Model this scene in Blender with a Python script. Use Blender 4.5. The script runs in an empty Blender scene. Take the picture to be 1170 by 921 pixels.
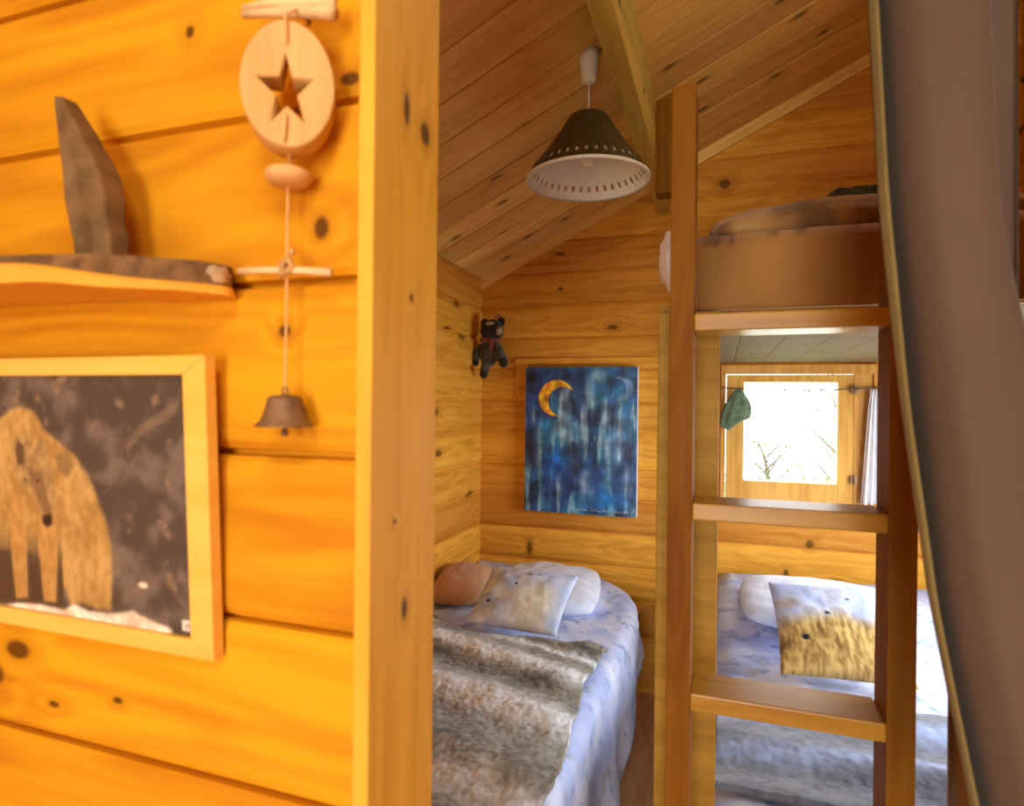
import bpy, bmesh, math, random
from mathutils import Vector, Matrix, noise as N3
random.seed(7)
scene = bpy.context.scene
COL = scene.collection
PI = math.pi
R_ = math.radians

def s2l(*c):
    if len(c) == 1: c = c[0]
    return tuple(((v/255)/12.92 if v/255 <= .04045 else (((v/255)+.055)/1.055)**2.4) for v in c)
def lerp(a, b, t): return tuple(x+(y-x)*t for x, y in zip(a, b))
def sm(a, b, x):
    if a == b: return float(x > a)
    t = max(0., min(1., (x-a)/(b-a))); return t*t*(3-2*t)
def nz(x, y, z=0.): return N3.noise(Vector((x, y, z)))
def fbm(x, y, z=0., o=4):
    v = 0; a = .5; f = 1
    for i in range(o): v += a*N3.noise(Vector((x*f, y*f, z+i*7.1))); a *= .5; f *= 2.03
    return v

# ------------------------------------------------------------ mesh helpers
def bx(bm, x0, x1, y0, y1, z0, z1, bev=0.):
    vs = [bm.verts.new((x, y, z)) for z in (z0, z1) for y in (y0, y1) for x in (x0, x1)]
    fs = [bm.faces.new([vs[i] for i in q]) for q in ((0,2,3,1),(4,5,7,6),(0,1,5,4),(2,6,7,3),(0,4,6,2),(1,3,7,5))]
    if bev > 0:
        es = list({e for f in fs for e in f.edges})
        bmesh.ops.bevel(bm, geom=es, offset=bev, segments=2, affect='EDGES', profile=.6)
def prism(bm, pts, y0, y1, bev=0.):
    """outline in (x, z), pushed from y0 to y1"""
    a = [bm.verts.new((x, y0, z)) for x, z in pts]; b = [bm.verts.new((x, y1, z)) for x, z in pts]
    n = len(pts); fs = [bm.faces.new(a), bm.faces.new(b[::-1])]
    for i in range(n): bm.faces.new((a[i], b[i], b[(i+1) % n], a[(i+1) % n]))
    bmesh.ops.recalc_face_normals(bm, faces=bm.faces)
    if bev > 0:
        es = [e for f in fs for e in f.edges]
        bmesh.ops.bevel(bm, geom=es, offset=bev, segments=2, affect='EDGES', profile=.6)
def lathe(bm, prof, c, seg=32, rx=1., ry=1., close=True, M=None):
    rings = []
    for r, z in prof:
        ring = []
        for i in range(seg):
            t = 2*PI*i/seg; p = Vector((r*math.cos(t)*rx, r*math.sin(t)*ry, z))
            if M: p = M @ p
            ring.append(bm.verts.new(p+Vector(c)))
        rings.append(ring)
    for a, b in zip(rings, rings[1:]):
        for i in range(seg): bm.faces.new((a[i], a[(i+1) % seg], b[(i+1) % seg], b[i]))
    if close:
        bm.faces.new(rings[0][::-1]); bm.faces.new(rings[-1])
    bmesh.ops.recalc_face_normals(bm, faces=bm.faces)
def tube(bm, pts, r, seg=8, wob=0.):
    rings = []; pts = [Vector(p) for p in pts]
    for i, p in enumerate(pts):
        d = (pts[min(i+1, len(pts)-1)]-pts[max(i-1, 0)]).normalized()
        u = d.cross(Vector((.31, .52, .79))).normalized(); w = d.cross(u)
        rr = (r[i] if isinstance(r, (list, tuple)) else r)*(1+wob*nz(i*1.3, 4.2))
        rings.append([bm.verts.new(p+(u*math.cos(2*PI*k/seg)+w*math.sin(2*PI*k/seg))*rr) for k in range(seg)])
    for a, b in zip(rings, rings[1:]):
        for k in range(seg): bm.faces.new((a[k], a[(k+1) % seg], b[(k+1) % seg], b[k]))
    bm.faces.new(rings[0][::-1]); bm.faces.new(rings[-1])
    bmesh.ops.recalc_face_normals(bm, faces=bm.faces)
def ball(bm, c, rx, ry=None, rz=None, seg=20, M=None, wob=0.):
    ry = ry or rx; rz = rz or rx
    g = bmesh.ops.create_uvsphere(bm, u_segments=seg, v_segments=seg//2+2, radius=1)
    for v in g['verts']:
        k = 1+wob*nz(v.co.x*3, v.co.y*3, v.co.z*3)
        p = Vector((v.co.x*rx*k, v.co.y*ry*k, v.co.z*rz*k))
        if M: p = M @ p
        v.co = p+Vector(c)
def grid(bm, fn, nu, nv, flip=False):
    V = [[bm.verts.new(fn(i/(nu-1), j/(nv-1))) for i in range(nu)] for j in range(nv)]
    for j in range(nv-1):
        for i in range(nu-1):
            q = (V[j][i], V[j][i+1], V[j+1][i+1], V[j+1][i])
            bm.faces.new(q[::-1] if flip else q)
    return V
def clip(bm, co, no):
    """cut away everything on the side the normal points to, and cap the cut"""
    g = bmesh.ops.bisect_plane(bm, geom=list(bm.verts)+list(bm.edges)+list(bm.faces), plane_co=co, plane_no=no, clear_outer=True)
    es = [e for e in g['geom_cut'] if isinstance(e, bmesh.types.BMEdge)]
    try: bmesh.ops.holes_fill(bm, edges=es)
    except Exception: pass

def obj(name, bm, mat, parent=None, origin=None, smooth=False, cols=None, solid=None, sub=0):
    """links ONE mesh; vertices are given in world metres and moved to the thing's own origin"""
    me = bpy.data.meshes.new(name)
    off = Vector((0, 0, 0))
    if origin is not None: off = Vector(origin)
    elif parent is not None: off = ORI[parent.name]
    bm.verts.ensure_lookup_table()
    for v in bm.verts: v.co -= off
    bm.to_mesh(me); bm.free()
    o = bpy.data.objects.new(name, me); COL.objects.link(o)
    me.materials.append(mat)
    if parent is not None: o.parent = parent
    else: o.location = off
    ORI[o.name] = off.copy()
    if smooth:
        for p in me.polygons: p.use_smooth = True
    if cols:
        at = me.color_attributes.new('Col', 'FLOAT_COLOR', 'POINT')
        for i, c in enumerate(cols): at.data[i].color = (c[0], c[1], c[2], 1)
    if solid:
        m = o.modifiers.new('thickness', 'SOLIDIFY'); m.thickness = solid; m.offset = 0
    if sub:
        m = o.modifiers.new('smooth', 'SUBSURF'); m.levels = sub; m.render_levels = sub
    return o
ORI = {}
def tag(o, label=None, cat=None, group=None, kind=None):
    if label: o['label'] = label
    if cat: o['category'] = cat
    if group: o['group'] = group
    if kind: o['kind'] = kind
    return o
def thing(name, loc, label, cat, group=None):
    o = bpy.data.objects.new(name, None); COL.objects.link(o); o.location = loc
    o.empty_display_size = .05
    ORI[o.name] = Vector(loc)
    return tag(o, label, cat, group)
def struct(name, bm, mat, **k): return tag(obj(name, bm, mat, **k), kind='structure')
def B(): return bmesh.new()

# ------------------------------------------------------------ materials
class NT:
    def __init__(s, name):
        s.m = bpy.data.materials.new(name); s.m.use_nodes = True
        s.t = s.m.node_tree; s.b = s.t.nodes['Principled BSDF']
    def n(s, typ, **kw):
        x = s.t.nodes.new(typ)
        for k, v in kw.items():
            if k.startswith('i_'):
                key = k[2:]; key = int(key) if key.isdigit() else key
                x.inputs[key].default_value = v
            else: setattr(x, k, v)
        return x
    def l(s, a, b): s.t.links.new(a, b)
    def M(s, op, a, b=None, c=None, clamp=False):
        x = s.t.nodes.new('ShaderNodeMath'); x.operation = op; x.use_clamp = clamp
        for i, v in enumerate((a, b, c)):
            if v is None: continue
            if isinstance(v, (int, float)): x.inputs[i].default_value = v
            else: s.l(v, x.inputs[i])
        return x.outputs[0]
    def mix(s, f, a, b):
        x = s.t.nodes.new('ShaderNodeMix'); x.data_type = 'RGBA'
        for i, v in ((0, f), (6, a), (7, b)):
            if isinstance(v, (int, float)): x.inputs[i].default_value = v
            elif isinstance(v, tuple): x.inputs[i].default_value = (*v[:3], 1)
            else: s.l(v, x.inputs[i])
        return x.outputs[2]
    def rng(s, v, a, b, c=0., d=1.):
        x = s.n('ShaderNodeMapRange', interpolation_type='SMOOTHSTEP')
        s.l(v, x.inputs[0])
        for i, k in enumerate((a, b, c, d)): x.inputs[i+1].default_value = k
        return x.outputs[0]
    def comb(s, a, b, c=0.):
        x = s.t.nodes.new('ShaderNodeCombineXYZ')
        for i, v in enumerate((a, b, c)):
            if isinstance(v, (int, float)): x.inputs[i].default_value = v
            else: s.l(v, x.inputs[i])
        return x.outputs[0]

def wood(name, lite, dark, grain='X', cross='Z', board=None, knots=(), rk=.0, rough=.5, fine=26., contrast=1., knotcol=None, vary=.25, skew=None):
    """pine: fibres along grain, board-to-board change across, knots listed as (along, across, r_along, r_across) in object metres"""
    T = NT(name); ax = 'XYZ'
    tc = T.n('ShaderNodeTexCoord'); v = tc.outputs['Object']
    if skew:                                           # rotate about Y so that grain runs up the slope
        mp = T.n('ShaderNodeMapping'); mp.inputs['Rotation'].default_value = (0, skew, 0); T.l(v, mp.inputs[0]); v = mp.outputs[0]
    sp = T.n('ShaderNodeSeparateXYZ'); T.l(v, sp.inputs[0])
    a = sp.outputs[ax.index(grain)]; c = sp.outputs[ax.index(cross)]
    b = sp.outputs[[i for i in range(3) if i not in (ax.index(grain), ax.index(cross))][0]]
    if board:
        idx = T.M('FLOOR', T.M('DIVIDE', T.M('SUBTRACT', c, board[1]), board[0]))
    else:
        oi = T.n('ShaderNodeObjectInfo'); idx = T.M('MULTIPLY', oi.outputs['Random'], 37.)
    wn = T.n('ShaderNodeTexWhiteNoise', noise_dimensions='1D'); T.l(idx, wn.inputs['W']); rnd = wn.outputs['Value']
    a2 = T.M('ADD', a, T.M('MULTIPLY', rnd, 9.))
    # knots
    kf = None
    for (ka, kc, ra, rc) in knots:
        d = T.M('SQRT', T.M('ADD', T.M('POWER', T.M('DIVIDE', T.M('SUBTRACT', a, ka), ra), 2.), T.M('POWER', T.M('DIVIDE', T.M('SUBTRACT', c, kc), rc), 2.)))
        kf = d if kf is None else T.M('MINIMUM', kf, d)
    if rk > 0:
        vo = T.n('ShaderNodeTexVoronoi', voronoi_dimensions='2D', feature='F1'); vo.inputs['Scale'].default_value = 1.
        T.l(T.comb(T.M('MULTIPLY', a2, 2.6), T.M('MULTIPLY', c, 5.5)), vo.inputs['Vector'])
        se = T.n('ShaderNodeSeparateColor'); T.l(vo.outputs['Color'], se.inputs[0])
        d = T.M('ADD', T.M('DIVIDE', vo.outputs['Distance'], rk), T.M('MULTIPLY', T.M('GREATER_THAN', se.outputs[0], .55), 20.))
        kf = d if kf is None else T.M('MINIMUM', kf, d)
    if kf is None: kf = T.M('ADD', 50., 0.)
    near = T.rng(kf, 4.5, .6)                           # bends the fibres round a knot
    n1 = T.n('ShaderNodeTexNoise'); n1.inputs['Scale'].default_value = 1.; n1.inputs['Detail'].default_value = 5.; n1.inputs['Roughness'].default_value = .62
    cc = T.M('ADD', c, T.M('MULTIPLY', near, .012))
    T.l(T.comb(T.M('MULTIPLY', a2, 1.6), T.M('MULTIPLY', cc, fine), T.M('MULTIPLY', b, fine)), n1.inputs['Vector'])
    n2 = T.n('ShaderNodeTexNoise'); n2.inputs['Scale'].default_value = 1.; n2.inputs['Detail'].default_value = 2.
    T.l(T.comb(T.M('MULTIPLY', a2, 1.1), T.M('MULTIPLY', cc, 7.), T.M('MULTIPLY', b, 7.)), n2.inputs['Vector'])
    ring = T.M('SINE', T.M('MULTIPLY', T.M('ADD', n2.outputs['Fac'], T.M('MULTIPLY', near, .07)), 62.))
    f = T.M('ADD', T.M('MULTIPLY', n1.outputs['Fac'], .62), T.M('MULTIPLY', ring, .055))
    f = T.M('ADD', f, T.M('MULTIPLY', n2.outputs['Fac'], .42))
    f = T.rng(f, .35+.0, .78)
    if contrast != 1.: f = T.M('ADD', .5, T.M('MULTIPLY', T.M('SUBTRACT', f, .5), contrast))
    col = T.mix(f, lite, dark)
    hs = T.n('ShaderNodeHueSaturation'); T.l(col, hs.inputs['Color'])
    T.l(T.M('ADD', 1.-vary/2, T.M('MULTIPLY', rnd, vary)), hs.inputs['Value'])
    T.l(T.M('ADD', .492, T.M('MULTIPLY', rnd, .014)), hs.inputs['Hue'])
    col = hs.outputs[0]
    kc_ = knotcol or tuple(x*.28 for x in dark)
    col = T.mix(T.M('MULTIPLY', T.rng(kf, 2.6, .8), .35), col, tuple(x*.6 for x in dark))
    col = T.mix(T.M('MULTIPLY', T.rng(kf, 1.15, .55), .88), col, kc_)
    T.l(col, T.b.inputs['Base Color']); T.b.inputs['Roughness'].default_value = rough
    T.b.inputs['Specular IOR Level'].default_value = .3 if 'tread' in name else .12
    bp = T.n('ShaderNodeBump'); bp.inputs['Strength'].default_value = .12; bp.inputs['Distance'].default_value = .002
    T.l(n1.outputs['Fac'], bp.inputs['Height']); T.l(bp.outputs[0], T.b.inputs['Normal'])
    return T.m

def plain(name, col, rough=.6, metal=0., noise=.0, nscale=30., spec=.3, bump=0.):
    T = NT(name); T.b.inputs['Roughness'].default_value = rough; T.b.inputs['Metallic'].default_value = metal
    T.b.inputs['Specular IOR Level'].default_value = spec
    tc = T.n('ShaderNodeTexCoord'); n = T.n('ShaderNodeTexNoise'); n.inputs['Scale'].default_value = nscale; n.inputs['Detail'].default_value = 4.
    T.l(tc.outputs['Object'], n.inputs['Vector'])
    f = T.rng(n.outputs['Fac'], .3, .7)
    T.l(T.mix(f, tuple(c*(1-noise) for c in col), tuple(min(1, c*(1+noise)) for c in col)), T.b.inputs['Base Color'])
    if bump:
        bp = T.n('ShaderNodeBump'); bp.inputs['Strength'].default_value = bump; bp.inputs['Distance'].default_value = .004
        T.l(n.outputs['Fac'], bp.inputs['Height']); T.l(bp.outputs[0], T.b.inputs['Normal'])
    return T.m
def fabric(name, col, weave=900., rough=.9, noise=.06, nscale=12., sheen=.2, bump=.25, attr=False):
    T = NT(name); T.b.inputs['Roughness'].default_value = rough; T.b.inputs['Specular IOR Level'].default_value = .15
    T.b.inputs['Sheen Weight'].default_value = sheen
    tc = T.n('ShaderNodeTexCoord'); n = T.n('ShaderNodeTexNoise'); n.inputs['Scale'].default_value = nscale; n.inputs['Detail'].default_value = 3.
    T.l(tc.outputs['Object'], n.inputs['Vector'])
    if attr:
        at = T.n('ShaderNodeAttribute', attribute_name='Col'); T.l(at.outputs['Color'], T.b.inputs['Base Color'])
    else:
        T.l(T.mix(T.rng(n.outputs['Fac'], .3, .7), tuple(c*(1-noise) for c in col), tuple(c*(1+noise) for c in col)), T.b.inputs['Base Color'])
    w = T.n('ShaderNodeTexNoise'); w.inputs['Scale'].default_value = weave; T.l(tc.outputs['Object'], w.inputs['Vector'])
    bp = T.n('ShaderNodeBump'); bp.inputs['Strength'].default_value = bump; bp.inputs['Distance'].default_value = .002
    T.l(w.outputs['Fac'], bp.inputs['Height']); T.l(bp.outputs[0], T.b.inputs['Normal'])
    return T.m

SHARD = [(-0.629, 1.719), (-0.617, 1.716), (-0.602, 1.698), (-0.584, 1.671), (-0.569, 1.653), (-0.558, 1.634), (-0.55, 1.608), (-0.552, 1.592), (-0.546, 1.575), (-0.547, 1.557), (-0.598, 1.561), (-0.6, 1.596), (-0.606, 1.64), (-0.619, 1.685)]
WOLF_BODY = [(-0.875, 1.262), (-0.880, 1.30), (-0.868, 1.335), (-0.835, 1.353), (-0.79, 1.379), (-0.747, 1.396), (-0.73, 1.405), (-0.713, 1.408), (-0.695, 1.403), (-0.681, 1.385), (-0.663, 1.373), (-0.639, 1.36), (-0.623, 1.343), (-0.611, 1.325), (-0.604, 1.308), (-0.596, 1.291), (-0.591, 1.269), (-0.591, 1.242), (-0.594, 1.202), (-0.615, 1.201), (-0.632, 1.205), (-0.65, 1.201), (-0.666, 1.23), (-0.69, 1.246), (-0.717, 1.253), (-0.80, 1.250), (-0.815, 1.203), (-0.850, 1.200), (-0.872, 1.215)]
WOLF_LEG_A = [(-0.74, 1.318), (-0.713, 1.31), (-0.715, 1.263), (-0.717, 1.200), (-0.736, 1.197), (-0.741, 1.261)]
WOLF_LEG_B = [(-0.699, 1.292), (-0.667, 1.299), (-0.669, 1.248), (-0.673, 1.2), (-0.692, 1.199), (-0.695, 1.236)]
WOLF_HEAD = [(-0.732, 1.357), (-0.727, 1.374), (-0.713, 1.376), (-0.692, 1.369), (-0.684, 1.377), (-0.676, 1.363), (-0.671, 1.336), (-0.67, 1.313), (-0.672, 1.292), (-0.68, 1.283), (-0.688, 1.286), (-0.699, 1.311), (-0.718, 1.324), (-0.729, 1.338)]
WOLF_EAR = [(-0.726, 1.361), (-0.722, 1.373), (-0.712, 1.367), (-0.713, 1.348), (-0.723, 1.346)]
WOLF_NOSE = [(-0.689, 1.293), (-0.675, 1.296), (-0.673, 1.285), (-0.682, 1.28), (-0.689, 1.284)]
WOLF_FACE = [(-0.708, 1.343), (-0.686, 1.34), (-0.675, 1.294), (-0.685, 1.291), (-0.699, 1.32)]
WOLF_PATCH = [(-0.665, 1.359), (-0.646, 1.362), (-0.637, 1.351), (-0.647, 1.337), (-0.662, 1.343)]
SNOW = [(-0.832, 1.178), (-0.716, 1.194), (-0.663, 1.194), (-0.644, 1.201), (-0.625, 1.196), (-0.588, 1.198), (-0.564, 1.204), (-0.541, 1.198), (-0.512, 1.191), (-0.512, 1.182), (-0.832, 1.153)]
STAMP = [(-0.499, 1.202), (-0.478, 1.203), (-0.477, 1.193), (-0.498, 1.192)]
WORLD, P_FRONT, P_SIDE, P_CEIL, P_DOOR, EXPO = 10., 4.2, 16., 4., 36., 0.
# ================================================================ colours
LITE, DARK = (.74, .365, .050), (.52, .215, .018)
FRONT_L, FRONT_D = (.70, .325, .011), (.48, .168, .006)
SL = .4856                                        # ceiling slope (rise per metre to the right)
XL, XR, YB, YF = -1.217, 1.15, 3.07, -2.3         # room faces
def ceil_z(x): return 2.083+SL*(x-XL)
PITCH, Z0 = .166, .099                            # bedroom boards
PF, ZF = .163, .063                               # partition boards (joints at 1.203, 1.366, 1.529, 1.692)

m_front = wood('honey_pine_partition', FRONT_L, FRONT_D, 'X', 'Z', (PF, ZF), knots=[
    (-.51,1.789,.006,.007), (-.322,1.712,.012,.007), (-.351,1.579,.009,.012), (-.391,1.485,.008,.007), (-.753,1.133,.022,.012), (-.790,1.10,.016,.014),
    (-.694,1.081,.009,.004), (-.345,1.668,.004,.006), (-.599,1.101,.008,.004)], rough=.55, vary=.18, contrast=1.0, knotcol=(.07,.02,.004))
m_trim = wood('pale_pine_post', (.76,.43,.055), (.62,.30,.028), 'Z', 'Y', None, knots=[
    (1.695,.515,.018,.006), (1.687,.553,.013,.011), (1.223,.52,.012,.006), (1.519,.528,.004,.004), (1.309,.500,.003,.003)], rough=.5, fine=34., vary=.0, knotcol=(.055,.022,.008))
m_back = wood('bedroom_pine_boards', LITE, DARK, 'X', 'Z', (PITCH, Z0), knots=[
    (.005,2.462,.028,.026), (-.792,2.185,.03,.012), (-.518,1.80,.03,.014), (-.94,.66,.016,.04), (.386,.79,.02,.022), (.494,.631,.018,.012), (.289,.649,.012,.02), (-.79,2.005,.014,.01), (.125,2.74,.02,.014)],
    rough=.5, vary=.30, contrast=1.1)
m_side = wood('bedroom_side_boards', LITE, DARK, 'Y', 'Z', (PITCH, Z0), rk=.10, rough=.5, vary=.28)
m_ceil = wood('ceiling_pine_planks', (.84,.56,.18), (.62,.36,.085), 'X', 'Y', (.175, .060), rk=.075, rough=.45, vary=.34, contrast=.9, fine=16., skew=math.atan(SL))
m_floor = wood('floor_pine_boards', (.72,.44,.24), (.54,.28,.13), 'Y', 'X', (.12, .0), rk=.08, rough=.4, vary=.2)
m_beam = wood('mossy_green_beam', (.68,.50,.11), (.40,.32,.05), 'Y', 'Z', None, knots=[(2.0,2.42,.02,.012), (1.5,2.4,.02,.012)], rough=.6, fine=18.)
m_lad = wood('varnished_red_pine', (.25,.105,.006), (.16,.055,.002), 'Z', 'X', None, knots=[(.938,-.061,.016,.010), (1.028,-.066,.008,.007), (1.099,.269,.014,.01), (1.5,-.06,.01,.008)], rough=.6, fine=40., vary=.12)
m_tread = wood('ladder_tread_pine', (.43,.225,.020), (.32,.14,.008), 'X', 'Y', None, rough=.30, fine=40.)
m_bunk = wood('bunk_frame_pine', (.40,.215,.034), (.28,.135,.015), 'X', 'Z', None, rk=.05, rough=.5, vary=.15)
m_win = wood('window_frame_pine', (.70,.38,.10), (.52,.24,.05), 'Z', 'X', None, rough=.45, fine=40., vary=.1)
m_frame = wood('blond_pine_frame', (.86,.52,.11), (.74,.38,.06), 'X', 'Z', None, rough=.4, fine=40., vary=0., contrast=.7)

# ================================================================ boards
PROFILE = [(0, .013), (.03, .014), (.07, .0085), (.13, .0032), (.20, 0), (.80, 0), (.90, .0030), (.965, .0085), (.985, .014)]
PROFILE_SHARP = [(0, .016), (.020, .016), (.032, .0045), (.075, .001), (.14, 0), (.90, 0), (.955, .001), (.985, .0045), (.992, .016)]
def board_wall(bm, a0, a1, z0, z1, face, back, pitch, zoff, axis='X', sign=1, PROFILE=PROFILE):
    """horizontal tongue-and-groove boards; groove depth recedes from the visible face"""
    pts = []; i0 = math.floor((z0-zoff)/pitch)
    k = i0
    while zoff+k*pitch < z1:
        for t, d in PROFILE:
            z = zoff+(k+t)*pitch
            if z0 <= z <= z1: pts.append((z, d))
        k += 1
    if pts[0][0] > z0+1e-5: pts.insert(0, (z0, pts[0][1]))
    if pts[-1][0] < z1-1e-5: pts.append((z1, pts[-1][1]))
    prof = [(face+sign*d, z) for z, d in pts]+[(back, z1), (back, z0)]
    def V(a, p): return bm.verts.new((a, p[0], p[1]) if axis == 'X' else (p[0], a, p[1]))
    A = [V(a0, p) for p in prof]; Bv = [V(a1, p) for p in prof]; n = len(prof)
    for i in range(n): bm.faces.new((A[i], A[(i+1) % n], Bv[(i+1) % n], Bv[i]))
    bm.faces.new(A[::-1]); bm.faces.new(Bv)
    bmesh.ops.recalc_face_normals(bm, faces=bm.faces)

# back wall with the window opening
WX0, WX1, WZ0, WZ1 = .012, .645, .968, 1.590
bm = B()
board_wall(bm, XL-.09, WX0, 0, 3.3, YB, YB+.09, PITCH, Z0)
board_wall(bm, WX1, XR+.09, 0, 3.3, YB, YB+.09, PITCH, Z0)
board_wall(bm, WX0, WX1, 0, WZ0, YB, YB+.09, PITCH, Z0)
board_wall(bm, WX0, WX1, WZ1, 3.3, YB, YB+.09, PITCH, Z0)
clip(bm, (XL, 0, ceil_z(XL)), (-SL, 0, 1))
struct('wall_back', bm, m_back)
bm = B(); board_wall(bm, YF, YB+.02, 0, ceil_z(XL), XL, XL-.09, PITCH, Z0, 'Y', -1); struct('wall_left', bm, m_side)
# right wall with a window over the lower bed
RY0, RY1, RZ0, RZ1 = 1.45, 2.75, .80, 1.48
bm = B()
zr = ceil_z(XR)
board_wall(bm, YF, RY0, 0, zr, XR, XR+.09, PITCH, Z0, 'Y', 1)
board_wall(bm, RY1, YB+.02, 0, zr, XR, XR+.09, PITCH, Z0, 'Y', 1)
board_wall(bm, RY0, RY1, 0, RZ0, XR, XR+.09, PITCH, Z0, 'Y', 1)
board_wall(bm, RY0, RY1, RZ1, zr, XR, XR+.09, PITCH, Z0, 'Y', 1)
struct('wall_right', bm, m_side)
# front wall behind the viewer, with the open doorway
bm = B()
bx(bm, XL, -.35, YF-.09, YF, 0, 2.0); bx(bm, .45, XR, YF-.09, YF, 0, 2.0); bx(bm, XL, XR, YF-.09, YF, 2.0, 3.3)
clip(bm, (XL, 0, ceil_z(XL)), (-SL, 0, 1))
struct('wall_front', bm, m_side)
bm = B(); bx(bm, XL, XR, YF, YB, -.05, 0); struct('floor', bm, m_floor)

# ceiling: planks run up the slope, grooves every 175 mm
bm = B()
prof = []; y = YF; k = math.floor((YF-.060)/.175)
while .060+k*.175 < YB:
    for t, d in ((0, .0), (.001, .014), (.046, .014), (.047, .0)):
        yy = .060+(k+t)*.175
        if YF <= yy <= YB: prof.append((yy, d))
    k += 1
prof = [(YF, 0)]+prof+[(YB, 0), (YB, .04), (YF, .04)]
def cp(x, p): return (x, p[0], ceil_z(x)+p[1])
A = [bm.verts.new(cp(XL-.09, p)) for p in prof]; C2 = [bm.verts.new(cp(XR+.09, p)) for p in prof]
for i in range(len(prof)): bm.faces.new((A[i], A[(i+1) % len(prof)], C2[(i+1) % len(prof)], C2[i]))
bm.faces.new(A[::-1]); bm.faces.new(C2); bmesh.ops.recalc_face_normals(bm, faces=bm.faces)
struct('ceiling', bm, m_ceil)

# partition with its end post
bm = B(); board_wall(bm, XL, -.2986, 0, 3.0, .48, .565, PF, ZF, PROFILE=PROFILE_SHARP); clip(bm, (XL, 0, ceil_z(XL)), (-SL, 0, 1)); struct('wall_partition', bm, m_front)
bm = B(); bx(bm, -.2985, -.283, .458, .584, 0, 2.8, .002); clip(bm, (XL, 0, ceil_z(XL)), (-SL, 0, 1)); struct('trim_1', bm, m_trim)
# ridge purlin with hanger block
bm = B(); bx(bm, -.305, -.245, YF, YB, 2.34, 2.8, .006); clip(bm, (XL, 0, ceil_z(XL)), (-SL, 0, 1)); struct('trim_2', bm, m_beam)
bm = B(); bx(bm, -.244, -.180, 2.36, 2.44, 2.21, 2.8, .003); clip(bm, (XL, 0, ceil_z(XL)), (-SL, 0, 1))
tag(obj('hanger_block', bm, m_lad, origin=(-.21, 2.4, 2.6)), 'short brown wooden block hanging from ceiling against the mossy beam', 'wooden block')
# cornice strip where slope meets the back wall
bm = B(); bx(bm, XL, XR, YB-.016, YB, 2.0, 3.4); clip(bm, (XL, 0, ceil_z(XL)), (-SL, 0, 1)); 
g = bmesh.ops.bisect_plane(bm, geom=list(bm.verts)+list(bm.edges)+list(bm.faces), plane_co=(XL, 0, ceil_z(XL)-.055), plane_no=(-SL, 0, 1), clear_inner=True)
bmesh.ops.holes_fill(bm, edges=list(bm.edges)); struct('trim_3', bm, m_ceil)

# ================================================================ window
def hinge(parent, x, z):
    bm = B(); lathe(bm, [(.0045, z-.022), (.0045, z+.022)], (x, 3.026, 0), 10); bx(bm, x-.014, x+.014, 3.028, 3.032, z-.016, z+.016)
    obj('hinge', bm, m_metal, parent)
m_metal = plain('dull_brass', (.30,.20,.12), .35, .8, .1)
m_glass = bpy.data.materials.new('window_glass'); m_glass.use_nodes = True
t = m_glass.node_tree; t.nodes.clear()
o_ = t.nodes.new('ShaderNodeOutputMaterial'); mx = t.nodes.new('ShaderNodeMixShader'); tr = t.nodes.new('ShaderNodeBsdfTransparent'); gl = t.nodes.new('ShaderNodeBsdfGlossy'); gl.inputs['Roughness'].default_value = .02
mx.inputs[0].default_value = .06; t.links.new(tr.outputs[0], mx.inputs[1]); t.links.new(gl.outputs[0], mx.inputs[2]); t.links.new(mx.outputs[0], o_.inputs[0])

bm = B()      # casing: frame boards on the wall face round the opening
bx(bm, -.002, .655, 3.034, YB, 1.560, 1.602, .002); bx(bm, -.002, .655, 3.034, YB, .955, .982, .002)
bx(bm, -.002, .020, 3.034, YB, .982, 1.560, .002); bx(bm, .628, .655, 3.034, YB, .982, 1.560, .002)
bx(bm, .553, .628, 3.044, YB+.05, .982, 1.560, .002)
win = struct('window_1', bm, m_win, origin=(.33, 3.05, .955))
bm = B()      # sash
bx(bm, .022, .100, 3.040, 3.085, .984, 1.558, .003); bx(bm, .489, .551, 3.040, 3.085, .984, 1.558, .003)
bx(bm, .100, .489, 3.040, 3.085, 1.523, 1.558, .003); bx(bm, .100, .489, 3.040, 3.085, .984, 1.069, .003)
sash = obj('sash', bm, m_win, win)
bm = B(); bx(bm, .100, .489, 3.060, 3.064, 1.069, 1.523); obj('pane', bm, m_glass, sash)
hinge(win, .552, 1.49); hinge(win, .554, 1.095)
# the side window
bm = B()
for a in ((RY0, RY1, RZ0, RZ0+.05), (RY0, RY1, RZ1-.05, RZ1), (RY0, RY0+.05, RZ0+.05, RZ1-.05), (RY1-.05, RY1, RZ0+.05, RZ1-.05), (2.075, 2.125, RZ0+.05, RZ1-.05)):
    bx(bm, XR-.004, XR+.05, a[0], a[1], a[2], a[3], .003)
w2 = struct('window_2', bm, m_win, origin=(XR, 2.1, RZ0))
bm = B(); bx(bm, XR+.02, XR+.024, RY0+.05, RY1-.05, RZ0+.05, RZ1-.05); obj('pane', bm, m_glass, w2)

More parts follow.
